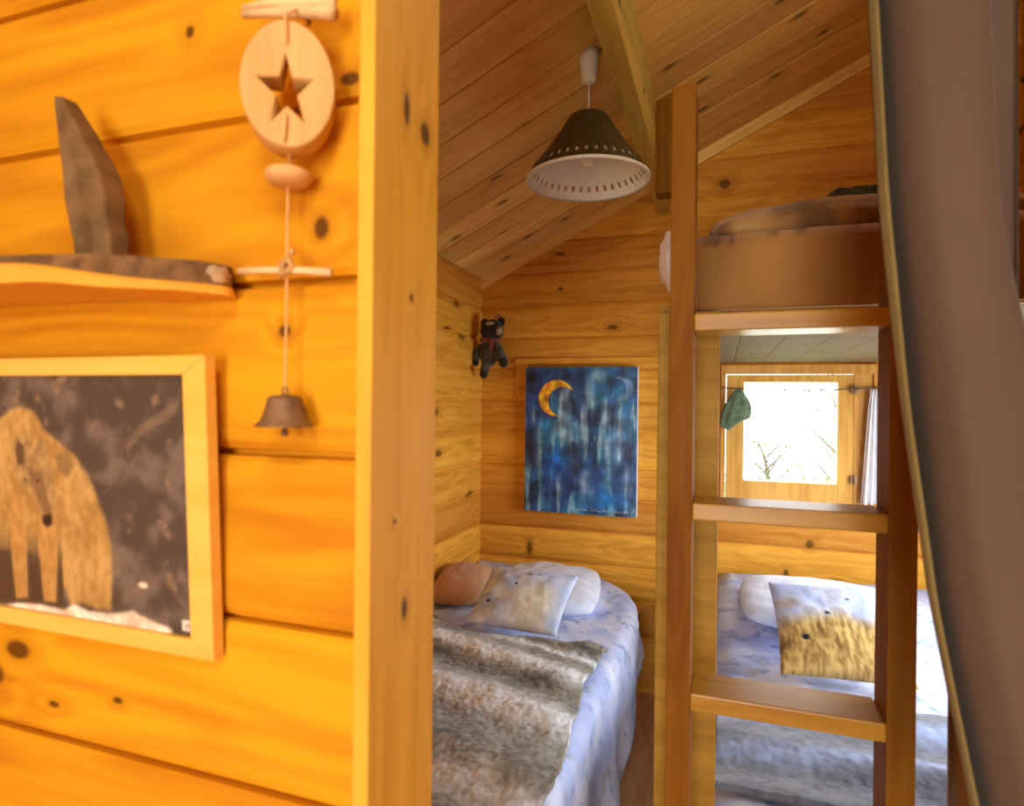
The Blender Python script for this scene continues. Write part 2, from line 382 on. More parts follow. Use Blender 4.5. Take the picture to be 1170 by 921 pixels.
# wire, little white curtain and green bundle across the window
m_wire = plain('dark_wire', (.16,.11,.09), .5, .3)
bm = B(); tube(bm, [(.0+.645*i/16, 3.020+.0*i, 1.497-.010*math.sin(PI*i/16)+.002*nz(i*.9, 3)) for i in range(17)], .0028, 8)
for xx in (.14, .2, .27, .35, .42): ball(bm, (xx, 3.020, 1.4885), .0045, seg=8)
for xx in (.004, .642): lathe(bm, [(.004, -.004), (.004, .018)], (xx, 3.034, 1.497), 10, M=Matrix.Rotation(R_(90), 4, 'X'))
tag(obj('curtain_wire', bm, m_wire, origin=(.32, 3.02, 1.49), smooth=True), 'thin dark wire stretched across the top of the small window', 'curtain wire')
m_white = fabric('white_voile', (.80,.80,.84), sheen=.1)
bm = B()
def f(u, v):
    z = 1.494-v*.50; w0, w1 = .612-.034*v**.8, .655-.012*(1-v)
    x = w0+(w1-w0)*u
    return (x, 3.016+.010*math.sin(u*19+v*1.5)*(.5+.5*v)-.006*v, z+.003*math.sin(u*20))
grid(bm, f, 36, 30)
tag(obj('window_curtain', bm, m_white, origin=(.63, 3.01, 1.0), smooth=True, solid=.0015), 'narrow white curtain gathered at the small window\'s hinge side', 'curtain')
m_green = fabric('sage_cloth', (.12,.18,.11), noise=.3, nscale=40)
bm = B()
def f(u, v):
    th = u*2*PI; r = (.012+.052*math.sin(min(1, v*1.12)*PI*.62)**1.0)*(1+.10*math.sin(7*th+3*v)); r *= (1 if v < .9 else 1-(v-.9)*6)
    return (.075+r*math.cos(th)-.018*v, 3.005+r*.32*math.sin(th), 1.490-v*.17+.02*v*math.cos(th))
grid(bm, f, 40, 16); bmesh.ops.remove_doubles(bm, verts=bm.verts, dist=.0004); bmesh.ops.holes_fill(bm, edges=list(bm.edges))
tag(obj('cloth_bundle', bm, m_green, origin=(.07, 3.0, 1.32), smooth=True), 'sage green cloth bundle hanging from wire at the small window corner', 'cloth')

# ================================================================ picture ledge, painting
bm = B()
bx(bm, -1.022, -.292, YB-.022, YB+.002, 1.618, 1.648, .003); bx(bm, -1.022, -.955, YB-.012, YB+.002, 1.45, 1.618, .002)
struct('trim_4', bm, m_back)
m_canvas_edge = plain('bare_canvas', (.62,.60,.60), .9)
PX0, PX1, PZ0, PZ1 = -.956, -.385, .862, 1.600
pa = thing('canvas_painting', (-.67, 3.04, .86), 'blue abstract canvas painting with yellow crescent moon on plank wall', 'painting')
bm = B(); bx(bm, PX0, PX1, 3.022, 3.0702, PZ0, PZ1, .002); obj('stretcher', bm, m_canvas_edge, pa)
def paintcol(u, v):   # v from the top; a free arrangement of brushed blues
    asp = 1.29
    n = fbm(u*5, v*3.2, 1); s = fbm(u*17, v*3.4, 5); t = fbm(u*9, v*9*asp, 9)
    c = lerp((32,66,120), (34,104,150), sm(-.25, .3, n))
    c = lerp(c, (18,34,62), sm(.02, .28, fbm(u*4+3, v*5, 12))*.8)
    c = lerp(c, (128,166,180), sm(.0, .32, s)*.8*sm(.10, .25, v))
    for (cx, w, a, b, k) in ((.37,.055,.12,.40,.7), (.55,.035,.10,.50,.75), (.48,.10,.35,.52,.45), (.83,.09,.30,.62,.65), (.75,.035,.50,.82,.8), (.55,.05,.70,.92,.8), (.93,.04,.68,.95,.6), (.12,.03,.42,.70,.5), (.30,.12,.42,.50,.4), (.33,.03,.72,.85,.6), (.70,.03,.2,.5,.6), (.60,.02,.05,.3,.4)):
        wx = cx+.03*nz(v*7, cx*9)
        g = math.exp(-((u-wx)/w)**2)*sm(a-.05, a+.05, v)*(1-sm(b-.06, b+.06, v))
        c = lerp(c, (168,192,204), min(1, g*k*(.65+1.3*max(-.3, s))))
    c = lerp(c, (14,92,178), math.exp(-((u-.28)/.075)**2-((v-.65)/.10)**2)*.9)
    c = lerp(c, (16,104,176), math.exp(-((u-.75)/.22)**2-((v-.90)/.05)**2)*.85)
    c = lerp(c, (20,22,40), math.exp(-((u-.05)/.06)**2-((v-.60)/.12)**2)*.75)
    c = lerp(c, (44,40,52), math.exp(-((u-.47)/.06)**2-((v-.63)/.12)**2)*.6)
    c = lerp(c, (40,26,60), math.exp(-((u-.93)/.05)**2-((v-.57)/.10)**2)*.6)
    c = lerp(c, (150,188,196), math.exp(-((u-.67)/.07)**2-((v-.06)/.045)**2)*.75)
    X, Z = u, v*asp
    # yellow crescent, opening to the lower right
    d1 = math.hypot((X-.285), (Z-.275)); d2 = math.hypot(X-.345, Z-.305)
    if d1 < .165 and d2 > .132 and not (X > .33 and Z > .35): c = lerp((240,190,50), (214,130,30), sm(-.1, .25, fbm(u*22, v*22)))
    if d1 < .185 and d1 > .155 and X < .3: c = lerp(c, (36,40,130), .45)
    # pale crescent, opening to the left
    d1 = math.hypot(X-.86, (Z-.19)); d2 = math.hypot(X-.815, Z-.19)
    if d1 < .105 and d2 > .09: c = lerp(c, (160,180,206), .42)
    # small signature scribble, too faint to read
    if .958 < v < .982 and .44 < u < .93:
        w = v-.970-.004*math.sin(u*140+3*math.sin(u*23))-.004*math.sin(u*271+1)
        if abs(w) < .0035 and not (.58 < u < .61 or .77 < u < .80): c = lerp(c, (190,204,222), .6)
    k = 1.08+.8*t
    return s2l(*[max(0, min(255, x*k)) for x in c])
nu, nv = 180, 232; bm = B()
grid(bm, lambda u, v: (PX0+.001+(PX1-PX0-.002)*u, 3.0215-.0006*fbm(u*60, v*60), PZ1-.001-(PZ1-PZ0-.002)*v), nu, nv, True)
cols = [paintcol(i/(nu-1), j/(nv-1)) for j in range(nv) for i in range(nu)]
m_paint = NT('brushed_oil_paint'); at = m_paint.n('ShaderNodeAttribute', attribute_name='Col'); m_paint.l(at.outputs['Color'], m_paint.b.inputs['Base Color']); m_paint.b.inputs['Roughness'].default_value = .4; m_paint = m_paint.m
obj('painted_front', bm, m_paint, pa, cols=cols, smooth=True)

# ================================================================ framed wolf photograph
fr = thing('framed_photograph', (-.70, .462, 1.169), 'framed print of pale wolf in snow on the orange partition', 'picture')
def fy(z): return .463-(z-1.169)/.293*.015           # hangs leaning out at the top
FX0, FX1, FZ0, FZ1, FW = -.985, -.4555, 1.169, 1.461, .0275
def slab(bm, x0, x1, z0, z1, d0, d1, bev=.002):
    b2 = B(); bx(b2, x0, x1, d0, d1, z0, z1, bev)
    for v in b2.verts: v.co.y += fy(v.co.z)
    me = bpy.data.meshes.new('t'); b2.to_mesh(me); b2.free(); bm.from_mesh(me); bpy.data.meshes.remove(me)
def fpost(bm, pts, d0, d1):
    b2 = B(); prism(b2, pts, d0, d1, .0015)
    for v in b2.verts: v.co.y += fy(v.co.z)
    me = bpy.data.meshes.new('t'); b2.to_mesh(me); b2.free(); bm.from_mesh(me); bpy.data.meshes.remove(me)
bm = B(); W = FW; H_ = .0185
fpost(bm, [(FX0, FZ1), (FX1, FZ1), (FX1-W, FZ1-H_), (FX0+W, FZ1-H_)], 0, .014)
fpost(bm, [(FX0, FZ0), (FX0+W, FZ0+H_), (FX1-W, FZ0+H_), (FX1, FZ0)], 0, .014)
fpost(bm, [(FX1, FZ0), (FX1-W, FZ0+H_), (FX1-W, FZ1-H_), (FX1, FZ1)], 0, .014)
fpost(bm, [(FX0, FZ0), (FX0, FZ1), (FX0+W, FZ1-H_), (FX0+W, FZ0+H_)], 0, .014)
obj('frame', bm, m_frame, fr)
bm = B(); slab(bm, FX0+.006, FX1-.006, FZ0+.006, FZ1-.006, .006, .0135, 0); obj('backing_board', bm, plain('brown_board', (.2,.13,.08), .9), fr)
def pip(p, poly):
    ins = False; n = len(poly); d = 1e9
    for i in range(n):
        (x1, y1), (x2, y2) = poly[i], poly[(i+1) % n]
        if (y1 > p[1]) != (y2 > p[1]) and p[0] < (x2-x1)*(p[1]-y1)/(y2-y1)+x1: ins = not ins
        ex, ey = x2-x1, y2-y1; t = max(0, min(1, ((p[0]-x1)*ex+(p[1]-y1)*ey)/(ex*ex+ey*ey+1e-12)))
        d = min(d, math.hypot(p[0]-x1-ex*t, p[1]-y1-ey*t))
    return d if ins else -d
def wolfcol(x, z):
    n = fbm(x*30, z*30, 2, 5); g = fbm(x*11, z*11, 6)
    c = lerp((70,60,55), (106,93,83), sm(-.2, .3, n+g*.8))
    c = lerp(c, (150,126,100), sm(.16, .36, fbm(x*42+4, z*42, 8))*.6)
    # a pale diagonal branch
    d = abs((z-1.372)-(x+.57)*.55-.01*nz(x*40, 1)); c = lerp(c, (140,118,92), (1-sm(.002, .010, d))*.5*sm(-.59, -.54, x)*(1-sm(-.50, -.487, x)))
    e = .0026
    fur = fbm(x*110, z*70, 3, 3)*.7
    body = lerp((156,120,62), (190,154,92), sm(-.3, .3, fur+g))
    a = sm(-e*2, e, pip((x, z), WOLF_BODY)+.002*fur); 
    c = lerp(c, body, a)
    c = lerp(c, (150,112,54), a*sm(.06, -.02, (z-1.26))*sm(-.66, -.60, x)*.0)
    c = lerp(c, (116,92,58), sm(-.004, .004, pip((x, z), WOLF_PATCH)+.003*fur)*.7)
    if z < 1.30 and x < -.66:                          # shade between the legs belongs to the print
        gap = 1-max(sm(-e, e, pip((x, z), WOLF_LEG_A)), sm(-e, e, pip((x, z), WOLF_LEG_B)))
        c = lerp(c, (70,54,38), gap*sm(1.285, 1.225, z)*sm(-.64, -.668, x))
    for P in (WOLF_LEG_A, WOLF_LEG_B): c = lerp(c, lerp((162,120,60), (190,148,84), sm(-.3, .3, fur)), sm(-e, e, pip((x, z), P)))
    c = lerp(c, lerp((132,104,64), (178,146,94), sm(-.3, .3, fur)), sm(-e, e, pip((x, z), WOLF_HEAD)))
    c = lerp(c, (112,84,52), sm(-.003, .003, pip((x, z), WOLF_FACE))*.75)
    c = lerp(c, (74,54,38), sm(-.002, .002, pip((x, z), WOLF_EAR))*.8)
    c = lerp(c, (30,22,20), sm(-.001, .002, pip((x, z), WOLF_NOSE)))
    for ex in (-.712, -.694): c = lerp(c, (50,34,22), 1-sm(.001, .0028, math.hypot(x-ex, z-1.330)))
    c = lerp(c, lerp((200,176,150), (250,240,226), sm(-.2, .3, n)), sm(-e, e, pip((x, z), SNOW)+.003*n))
    q = math.hypot((x+.548)/.007, (z-1.232)/.0035); c = lerp(c, (222,206,182), 1-sm(.6, 1.2, q))
    s = pip((x, z), STAMP)
    if s > 0: c = (226,216,204) if s > .0018 or True else c
    if s > .002 and abs(((x*900) % 3)-1.5) > .6 and s < .006: c = (90,80,76)
    return s2l(*c)
nu, nv = 250, 150; bm = B(); x0, x1, zt_, zb_ = FX0+W-.001, FX1-W+.001, FZ1-H_+.001, FZ0+H_-.001
def f(u, v): x = x0+(x1-x0)*u; z = zt_+(zb_-zt_)*v; return (x, fy(z)+.0055, z)
grid(bm, f, nu, nv, True)
cols = [wolfcol(x0+(x1-x0)*i/(nu-1), zt_+(zb_-zt_)*j/(nv-1)) for j in range(nv) for i in range(nu)]
T = NT('photo_print'); at = T.n('ShaderNodeAttribute', attribute_name='Col'); T.l(at.outputs['Color'], T.b.inputs['Base Color']); T.b.inputs['Roughness'].default_value = .5
obj('print', bm, T.m, fr, cols=cols)

# ================================================================ live-edge shelf and bark shard
m_bark = plain('grey_brown_bark', (.17,.085,.030), .85, 0, .35, 60, bump=.6)
m_shelfw = wood('shelf_cut_wood', (.86,.45,.06), (.70,.31,.03), 'X', 'Y', None, knots=[(-.502,.415,.008,.012)], rough=.5, vary=0., contrast=.7)
curve = [(-.452,.4792), (-.441,.468), (-.4375,.455), (-.444,.440), (-.458,.424), (-.478,.407), (-.507,.390), (-.549,.3765), (-.601,.3675), (-.68,.362), (-.78,.364), (-.88,.378), (-.96,.405), (-1.01,.45), (-1.015,.479)]
def densify(c, n):
    out = []
    for i in range(len(c)-1):
        for k in range(n):
            t = k/n; p0 = c[max(i-1, 0)]; p1 = c[i]; p2 = c[i+1]; p3 = c[min(i+2, len(c)-1)]
            out.append(tuple(.5*((2*p1[j])+(-p0[j]+p2[j])*t+(2*p0[j]-5*p1[j]+4*p2[j]-p3[j])*t*t+(-p0[j]+3*p1[j]-3*p2[j]+p3[j])*t**3) for j in range(len(p1))))
    return out+[c[-1]]
cv = densify(curve, 5)
ZT, ZB = 1.544, 1.5165
sh = thing('live_edge_shelf', (-.72, .479, ZB), 'curved live-edge wooden shelf with bark rim on the orange partition', 'shelf')
def barkh(x): return .006+.013*sm(-.60, -.47, x)     # bark is thicker towards the tip
bm = B()
def rim(bm, za, zb, out0, out1):                      # a D-shaped plate between two heights; heights may vary along x
    top = [bm.verts.new((x, y-out1, zb(x))) for x, y in cv]; bot = [bm.verts.new((x, y-out0, za(x))) for x, y in cv]
    xm = cv[0][0]; bt = [bm.verts.new((min(x, xm)-.0001*i, .4795, zb(x))) for i, (x, y) in enumerate(cv)]; bb = [bm.verts.new((min(x, xm)-.0001*i, .4795, za(x))) for i, (x, y) in enumerate(cv)]
    for i in range(len(cv)-1):
        bm.faces.new((bot[i], top[i], top[i+1], bot[i+1])); bm.faces.new((top[i], bt[i], bt[i+1], top[i+1]))
        bm.faces.new((bot[i], bot[i+1], bb[i+1], bb[i])); bm.faces.new((bb[i], bb[i+1], bt[i+1], bt[i]))
    bm.faces.new((bot[0], bb[0], bt[0], top[0])); bm.faces.new((bot[-1], top[-1], bt[-1], bb[-1]))
    bmesh.ops.recalc_face_normals(bm, faces=bm.faces)
rim(bm, lambda x: ZB+.006*sm(-.50, -.60, x)+.003*nz(x*14, 2), lambda x: ZT-barkh(x), .0-.004, .0)
obj('slab', bm, m_shelfw, sh)
bm = B(); rim(bm, lambda x: ZT-barkh(x), lambda x: ZT+.0015*nz(x*30, 5), .003, .0015)
for v in bm.verts:
    if v.co.y < .47: v.co += Vector((nz(v.co.x*70, v.co.z*90)*.002, nz(v.co.x*60, 3, v.co.z*80)*.002, 0))
obj('bark_rim', bm, m_bark, sh, smooth=False)
bm = B(); ball(bm, (-.4425,.452,1.534), .0075, .014, .0095, 14, wob=.35); tag(obj('broken_tip', bm, plain('pale_grey_wood', (.48,.33,.18), .8, 0, .25, 80), sh, smooth=True), 'pale grey broken end')
m_shard = plain('weathered_driftwood', (.165,.092,.036), .8, 0, .30, 34, bump=.5)
bm = B(); prism(bm, [(x, z-.012 if False else z) for x, z in SHARD][::-1], .428, .446, .003)
bmesh.ops.triangulate(bm, faces=bm.faces); bmesh.ops.subdivide_edges(bm, edges=bm.edges, cuts=2, use_grid_fill=True)
for v in bm.verts:
    v.co += Vector((0, .004*nz(v.co.x*50, v.co.z*22), 0)); 
    if v.co.z < 1.562: v.co.z = 1.5435+(v.co.z-1.557)*.0
    if v.co.y < .436: v.co.y -= .006*math.sin(max(0, min(1, (v.co.z-1.54)/.18))*PI)
tag(obj('driftwood_shard', bm, m_shard, origin=(-.575, .437, 1.544)), 'grey-brown curved driftwood shard standing on the live-edge shelf', 'driftwood')

# ================================================================ hanging bell ornament
m_pale = wood('pale_carved_pine', (.70,.42,.16), (.58,.30,.09), 'Z', 'X', None, rough=.5, fine=60., vary=0.)
m_twig = plain('peeled_twig', (.78,.52,.27), .6, 0, .12, 50)
m_cord = plain('hemp_cord', (.72,.42,.16), .9, 0, .1, 200)
m_bell = plain('aged_bronze', (.20,.115,.055), .6, .25, .25, 60)
orn = thing('hanging_bell_ornament', (-.37, .475, 1.39), 'hanging wooden star plaque with twigs and little bronze bell', 'hanging ornament')
bm = B(); tube(bm, [(-.415,.450,1.7755), (-.39,.450,1.775), (-.36,.450,1.769), (-.318,.450,1.7625)], [.0036,.0040,.0042,.0036], 10, .2)
bm2 = B(); tube(bm2, [(-.412,.447,1.768), (-.385,.447,1.764), (-.35,.447,1.7585), (-.316,.447,1.7515)], [.0042,.0044,.0058,.0066], 10, .2)
obj('twig', bm, m_twig, orn, smooth=True); obj('twig', bm2, m_twig, orn, smooth=True)
# oval plaque, star cut right through
cu = bpy.data.curves.new('t', 'CURVE'); cu.dimensions = '2D'; cu.fill_mode = 'BOTH'; cu.extrude = .012; cu.bevel_depth = .0015; cu.bevel_resolution = 1
def spl(pts):
    s = cu.splines.new('POLY'); s.points.add(len(pts)-1); s.use_cyclic_u = True
    for p, q in zip(s.points, pts): p.co = (q[0], q[1], 0, 1)
spl([(.0368*math.cos(2*PI*i/56), .0525*math.sin(2*PI*i/56)*(1+.03*math.sin(2*PI*i/56))) for i in range(56)])
st = []
for i in range(10):
    a = PI/2+i*PI/5+.06; r = .0345 if i % 2 == 0 else .0128
    st.append((r*math.cos(a)*.82-.001, r*math.sin(a)*1.16-.004))
spl(st)
co = bpy.data.objects.new('t', cu); COL.objects.link(co); bpy.context.view_layer.update()
me = bpy.data.meshes.new_from_object(co.evaluated_get(bpy.context.evaluated_depsgraph_get())); bpy.data.objects.remove(co); bpy.data.curves.remove(cu)
bm = B(); bm.from_mesh(me); bpy.data.meshes.remove(me)
for v in bm.verts:                                   # turned a third of the way towards the room
    a_, b_ = v.co.x, v.co.z; v.co = Vector((-.357+a_*math.cos(.56)-b_*math.sin(.56), .4415+a_*math.sin(.56)+b_*math.cos(.56), v.co.y+1.686))
bmesh.ops.recalc_face_normals(bm, faces=bm.faces)
obj('oval_plaque', bm, m_pale, orn)
bm = B()
lathe(bm, [(.008,-.008), (.0165,-.0065), (.0205,-.001), (.0195,.004), (.013,.007), (.006,.008)], (-.368,.455,1.619), 24); obj('bead', bm, m_pale, orn, smooth=True)
bm = B(); tube(bm, [(-.3515,.4485,1.764), (-.349,.425,1.742), (-.3485,.4255,1.724), (-.3485,.4265,1.721)], .0012, 6)
tube(bm, [(-.350,.426,1.637), (-.3485,.4255,1.650), (-.3485,.4255,1.660)], .0012, 6)
tube(bm, [(-.356,.437,1.638), (-.362,.45,1.630), (-.368,.455,1.625), (-.369,.455,1.58), (-.369,.455,1.50), (-.3695,.455,1.43)], .0011, 6)
obj('cord', bm, m_cord, orn)
bm = B(); tube(bm, [(-.420,.453,1.5375), (-.39,.453,1.5365), (-.35,.453,1.534), (-.321,.453,1.5305)], .0034, 10, .2); obj('twig', bm, m_twig, orn, smooth=True)
bm = B()
for i in range(7):
    a = i*2*PI/7; ball(bm, (-.365+.0052*math.cos(a), .450, 1.538+.0052*math.sin(a)), .0032, seg=8)
tube(bm, [(-.365,.449,1.540), (-.3615,.448,1.5455), (-.3585,.448,1.549)], .0015, 6); ball(bm, (-.358,.448,1.550), .003, seg=8)
tube(bm, [(-.364,.449,1.536), (-.368,.448,1.531), (-.371,.449,1.528)], .0014, 6)
obj('knotted_rosette', bm, plain('dried_flower', (.48,.27,.10), .9, 0, .3, 200), orn, smooth=True)
bm = B(); lathe(bm, [(.002,1.4245), (.0125,1.4235), (.0150,1.421), (.0165,1.414), (.0188,1.407), (.0215,1.401), (.0255,1.3975), (.0262,1.396), (.0245,1.396), (.020,1.400), (.016,1.408)], (-.3695,.455,0), 32, close=True)
bell = obj('bell', bm, m_bell, orn, smooth=True)
bm = B()
tube(bm, [(-.3695+.0028*math.cos(t_), .455, 1.4275+.004*math.sin(t_)) for t_ in [i*2*PI/12 for i in range(13)]], .0011, 6); obj('bell_loop', bm, m_bell, bell)
bm = B(); tube(bm, [(-.3695,.455,1.41), (-.3695,.455,1.392)], .0012, 6); ball(bm, (-.3695,.455,1.3905), .0036, seg=10); obj('clapper', bm, m_bell, bell, smooth=True)
bm = B(); lathe(bm, [(.0022, -.022), (.0022, .0)], (-.366, .458, 1.772), 8, M=Matrix.Rotation(R_(90), 4, 'X')); obj('nail', bm, m_metal, orn)

# ================================================================ pendant lamp
LX, LY = -.392, 1.845
lamp = thing('pendant_lamp', (LX, LY, 2.10), 'olive cone pendant lamp with cut-out rim and white inside', 'lamp')
m_olive = plain('olive_enamel', (.060,.042,.010), .42, .1, .1, 20)
m_linen = plain('white_enamel', (.80,.76,.66), .5, 0, .03)
m_plastic = plain('white_plastic', (.78,.74,.68), .4)
def shade(off, mat, name, parent):
    bm = B(); prof = [(.186,2.098), (.187,2.101), (.1750,2.121), (.1645,2.136), (.150,2.153), (.118,2.196), (.086,2.242), (.060,2.286), (.052,2.291), (.020,2.293)]
    NS = 120; rings = []
    for r, z in prof: rings.append([bm.verts.new((LX+(r-off)*math.cos(2*PI*i/NS), LY+(r-off)*math.sin(2*PI*i/NS), z-off*.5)) for i in range(NS)])
    for j in range(len(prof)-1):
        for i in range(NS):
            if j == 2 and i % 3 == 0: continue        # the row of square holes
            bm.faces.new((rings[j][i], rings[j][(i+1) % NS], rings[j+1][(i+1) % NS], rings[j+1][i]))
    bmesh.ops.recalc_face_normals(bm, faces=bm.faces)
    return obj(name, bm, mat, parent, smooth=True, solid=.0012)
sd = shade(0, m_olive, 'lamp_shade', lamp); shade(.002, m_linen, 'lining', sd)
bm = B(); lathe(bm, [(.1835,2.094), (.1880,2.094), (.1890,2.099), (.1875,2.103), (.1830,2.101)], (LX, LY, 0), 64, close=False); obj('rim', bm, m_linen, sd, smooth=True)
bm = B(); lathe(bm, [(.017,2.300), (.021,2.29), (.021,2.235), (.016,2.225)], (LX, LY, 0), 20); obj('socket', bm, m_plastic, lamp, smooth=True)
bm = B(); lathe(bm, [(.012,2.228), (.014,2.215), (.028,2.185), (.030,2.170), (.024,2.150), (.010,2.140), (.001,2.139)], (LX, LY, 0), 20); obj('bulb', bm, plain('frosted_bulb', (.8,.78,.72), .2), lamp, smooth=True)
bm = B(); tube(bm, [(LX, LY, 2.30), (LX+.001, LY, 2.35), (LX, LY, 2.41)], .0028, 8); obj('cord', bm, m_plastic, lamp, smooth=True)
bm = B(); lathe(bm, [(.012,2.393), (.022,2.396), (.023,2.41), (.027,2.445), (.030,2.462), (.030,2.492)], (LX, LY, 0), 28); clip(bm, (XL, 0, ceil_z(XL)-.0005), (-SL, 0, 1)); obj('ceiling_cup', bm, m_plastic, lamp, smooth=True)

# ================================================================ plush toy in the corner
m_grey = fabric('grey_plush', (.075,.072,.058), noise=.35, nscale=60, bump=.8); m_blk = fabric('black_plush', (.022,.016,.014), noise=.3, bump=.8)
m_red = fabric('dark_red_scarf', (.20,.045,.03), noise=.3); m_cream = fabric('cream_plush', (.36,.25,.17))
pl = thing('plush_toy', (-1.10, 2.97, 1.55), 'small dark plush toy with red scarf hanging in the wall corner', 'plush toy')
bm = B(); ball(bm, (-1.135, 2.955, 1.668), .050, .042, .068, wob=.12); obj('body', bm, m_grey, pl, smooth=True)
bm = B(); ball(bm, (-1.112, 2.935, 1.785), .062, .055, .056, wob=.1); ball(bm, (-1.158, 2.95, 1.825), .022, .014, .024, 12); ball(bm, (-1.068, 2.95, 1.830), .022, .014, .024, 12)
hd = obj('head', bm, m_blk, pl, smooth=True)
bm = B(); ball(bm, (-1.063, 2.905, 1.778), .020, .018, .022, 14); ball(bm, (-1.105, 2.885, 1.815), .024, .010, .010, 12); obj('muzzle', bm, m_cream, hd, smooth=True)
bm = B(); lathe(bm, [(.036,1.722), (.052,1.726), (.054,1.738), (.046,1.748), (.03,1.75)], (-1.128, 2.945, 0), 20); ball(bm, (-1.10,2.895,1.712), .014,.008,.03,10); obj('scarf', bm, m_red, pl, smooth=True)
def limb(name, pts, r, foot, fr_):
    bm = B(); tube(bm, densify(pts, 4), r, 12); bmesh.ops.remove_doubles(bm, verts=bm.verts, dist=1e-5); l_ = obj(name, bm, m_grey, pl, smooth=True)
    bm = B(); ball(bm, foot, fr_, fr_, fr_*1.15, 14); obj('paw', bm, m_blk, l_, smooth=True)
limb('arm', [(-1.168,2.95,1.71), (-1.196,2.945,1.68), (-1.200,2.94,1.635)], .017, (-1.199,2.938,1.622), .016)
limb('arm', [(-1.095,2.935,1.715), (-1.068,2.93,1.69), (-1.055,2.925,1.66)], .018, (-1.050,2.922,1.648), .017)
limb('leg', [(-1.145,2.95,1.63), (-1.148,2.94,1.60), (-1.150,2.93,1.575)], .023, (-1.150,2.925,1.562), .021)
limb('leg', [(-1.105,2.945,1.655), (-1.065,2.93,1.655), (-1.045,2.92,1.635)], .026, (-1.040,2.915,1.618), .023)
bm = B(); tube(bm, [(-1.112,2.965,1.84), (-1.12,3.03,1.872), (-1.12,3.068,1.880)], .0022, 6); ball(bm, (-1.12,3.066,1.880), .006, seg=8); obj('hanging_loop', bm, m_wire, pl)

# ================================================================ ladder
lad = thing('bunk_ladder', (.10, 1.1, 0), 'varnished wooden ladder with flat treads in front of the bunk', 'ladder')
for (a, b) in ((-.0865, -.0455), (.2500, .2905)):
    bm = B(); bx(bm, a, b, 1.10, 1.185, 0, 1.972, .003); obj('stile', bm, m_lad, lad)
for z in (.2725, .5975, .9225, 1.2500, 1.5755):
    bm = B(); bx(bm, -.0455, .2500, 1.099, 1.195, z-.030, z, .003); obj('tread', bm, m_tread, lad)

# ================================================================ bunk frame
m_ply = plain('grey_brown_board', (.19,.13,.075), .7, 0, .12, 8)
bk = thing('bunk_bed_frame', (.5, 1.3, 0), 'pine bunk bed frame reaching from ladder to the window wall', 'bunk bed')
BX0, BX1, BY0 = -.125, 1.145, 1.30
for (x, y, x2, y2, zz) in ((BX0, 1.30, -.004, 1.345, 1.608), (1.065, 1.30, 1.145, 1.36, 1.608), (1.065, 2.98, 1.145, 3.055, 1.608)):
    bm = B(); bx(bm, x, x2, y, y2, 0, zz, .004); obj('post', bm, m_bunkz if False else m_bunk, bk)
bm = B(); bx(bm, BX0+.001, BX1, 1.335, 1.36, 1.6085, 1.628, .003); obj('front_rail', bm, m_bunk, bk)
bm = B(); bx(bm, -.100, -.072, 1.335, 3.055, 1.6085, 1.650, .003); obj('side_rail', bm, m_bunk, bk)
bm = B()
for k in range(10): bx(bm, -.071+k*.1213, -.071+k*.1213+.1208, 1.336, 3.055, 1.612, 1.630, .002)
obj('upper_platform', bm, m_ply, bk)
bm = B(); bx(bm, .03, 1.145, 1.36, 3.05, .22, .26, .003); bx(bm, .02, .045, 1.36, 3.05, .18, .34, .003); obj('lower_platform', bm, m_bunk, bk)

# ================================================================ soft furnishings
def sheet(rows, nu, name, mat, parent=None, **k): pass
def pillow_bm(w, h, t, nx=34, ny=34, wr=.006, seed=0, rnd=0.):
    """flat cushion in its own x/z plane, thickness along y; front verts first (row-major), then back"""
    bm = B()
    def pt(i, j, s):
        u = -1+2*i/(nx-1); v = -1+2*j/(ny-1)
        e = max(0., (1-u*u))**.45*max(0., (1-v*v))**.45
        pin = 1-.05*(1-abs(v)**2)*abs(u)**3; piv = 1-.05*(1-abs(u)**2)*abs(v)**3
        x = u*w/2*pin*(1-rnd*u*u*v*v); z = -v*h/2*piv*(1-rnd*u*u*v*v)
        y = s*(t/2)*e+wr*fbm(u*2.2+seed, v*2.2, s*3.)*1.6*e**.5
        return Vector((x, y, z))
    F = [[bm.verts.new(pt(i, j, -1)) for i in range(nx)] for j in range(ny)]
    Bk = [[(F[j][i] if i in (0, nx-1) or j in (0, ny-1) else bm.verts.new(pt(i, j, 1))) for i in range(nx)] for j in range(ny)]
    for j in range(ny-1):
        for i in range(nx-1):
            bm.faces.new((F[j][i], F[j+1][i], F[j+1][i+1], F[j][i+1])); bm.faces.new((Bk[j][i], Bk[j][i+1], Bk[j+1][i+1], Bk[j+1][i]))
    return bm
def place(bm, P0, P1, P3):
    """maps the cushion: P0 bottom-left, P1 bottom-right, P3 top-left; faces the side of the viewer/up"""
    P0, P1, P3 = Vector(P0), Vector(P1), Vector(P3); ex = (P1-P0).normalized(); ez = (P3-P0); ez = (ez-ex*ez.dot(ex)).normalized(); ey = ez.cross(ex)
    c = P0+(P1-P0)/2+(P3-P0)/2
    for v in bm.verts: v.co = c+ex*v.co.x+ey*v.co.y+ez*v.co.z
    bmesh.ops.recalc_face_normals(bm, faces=bm.faces)
    return bm
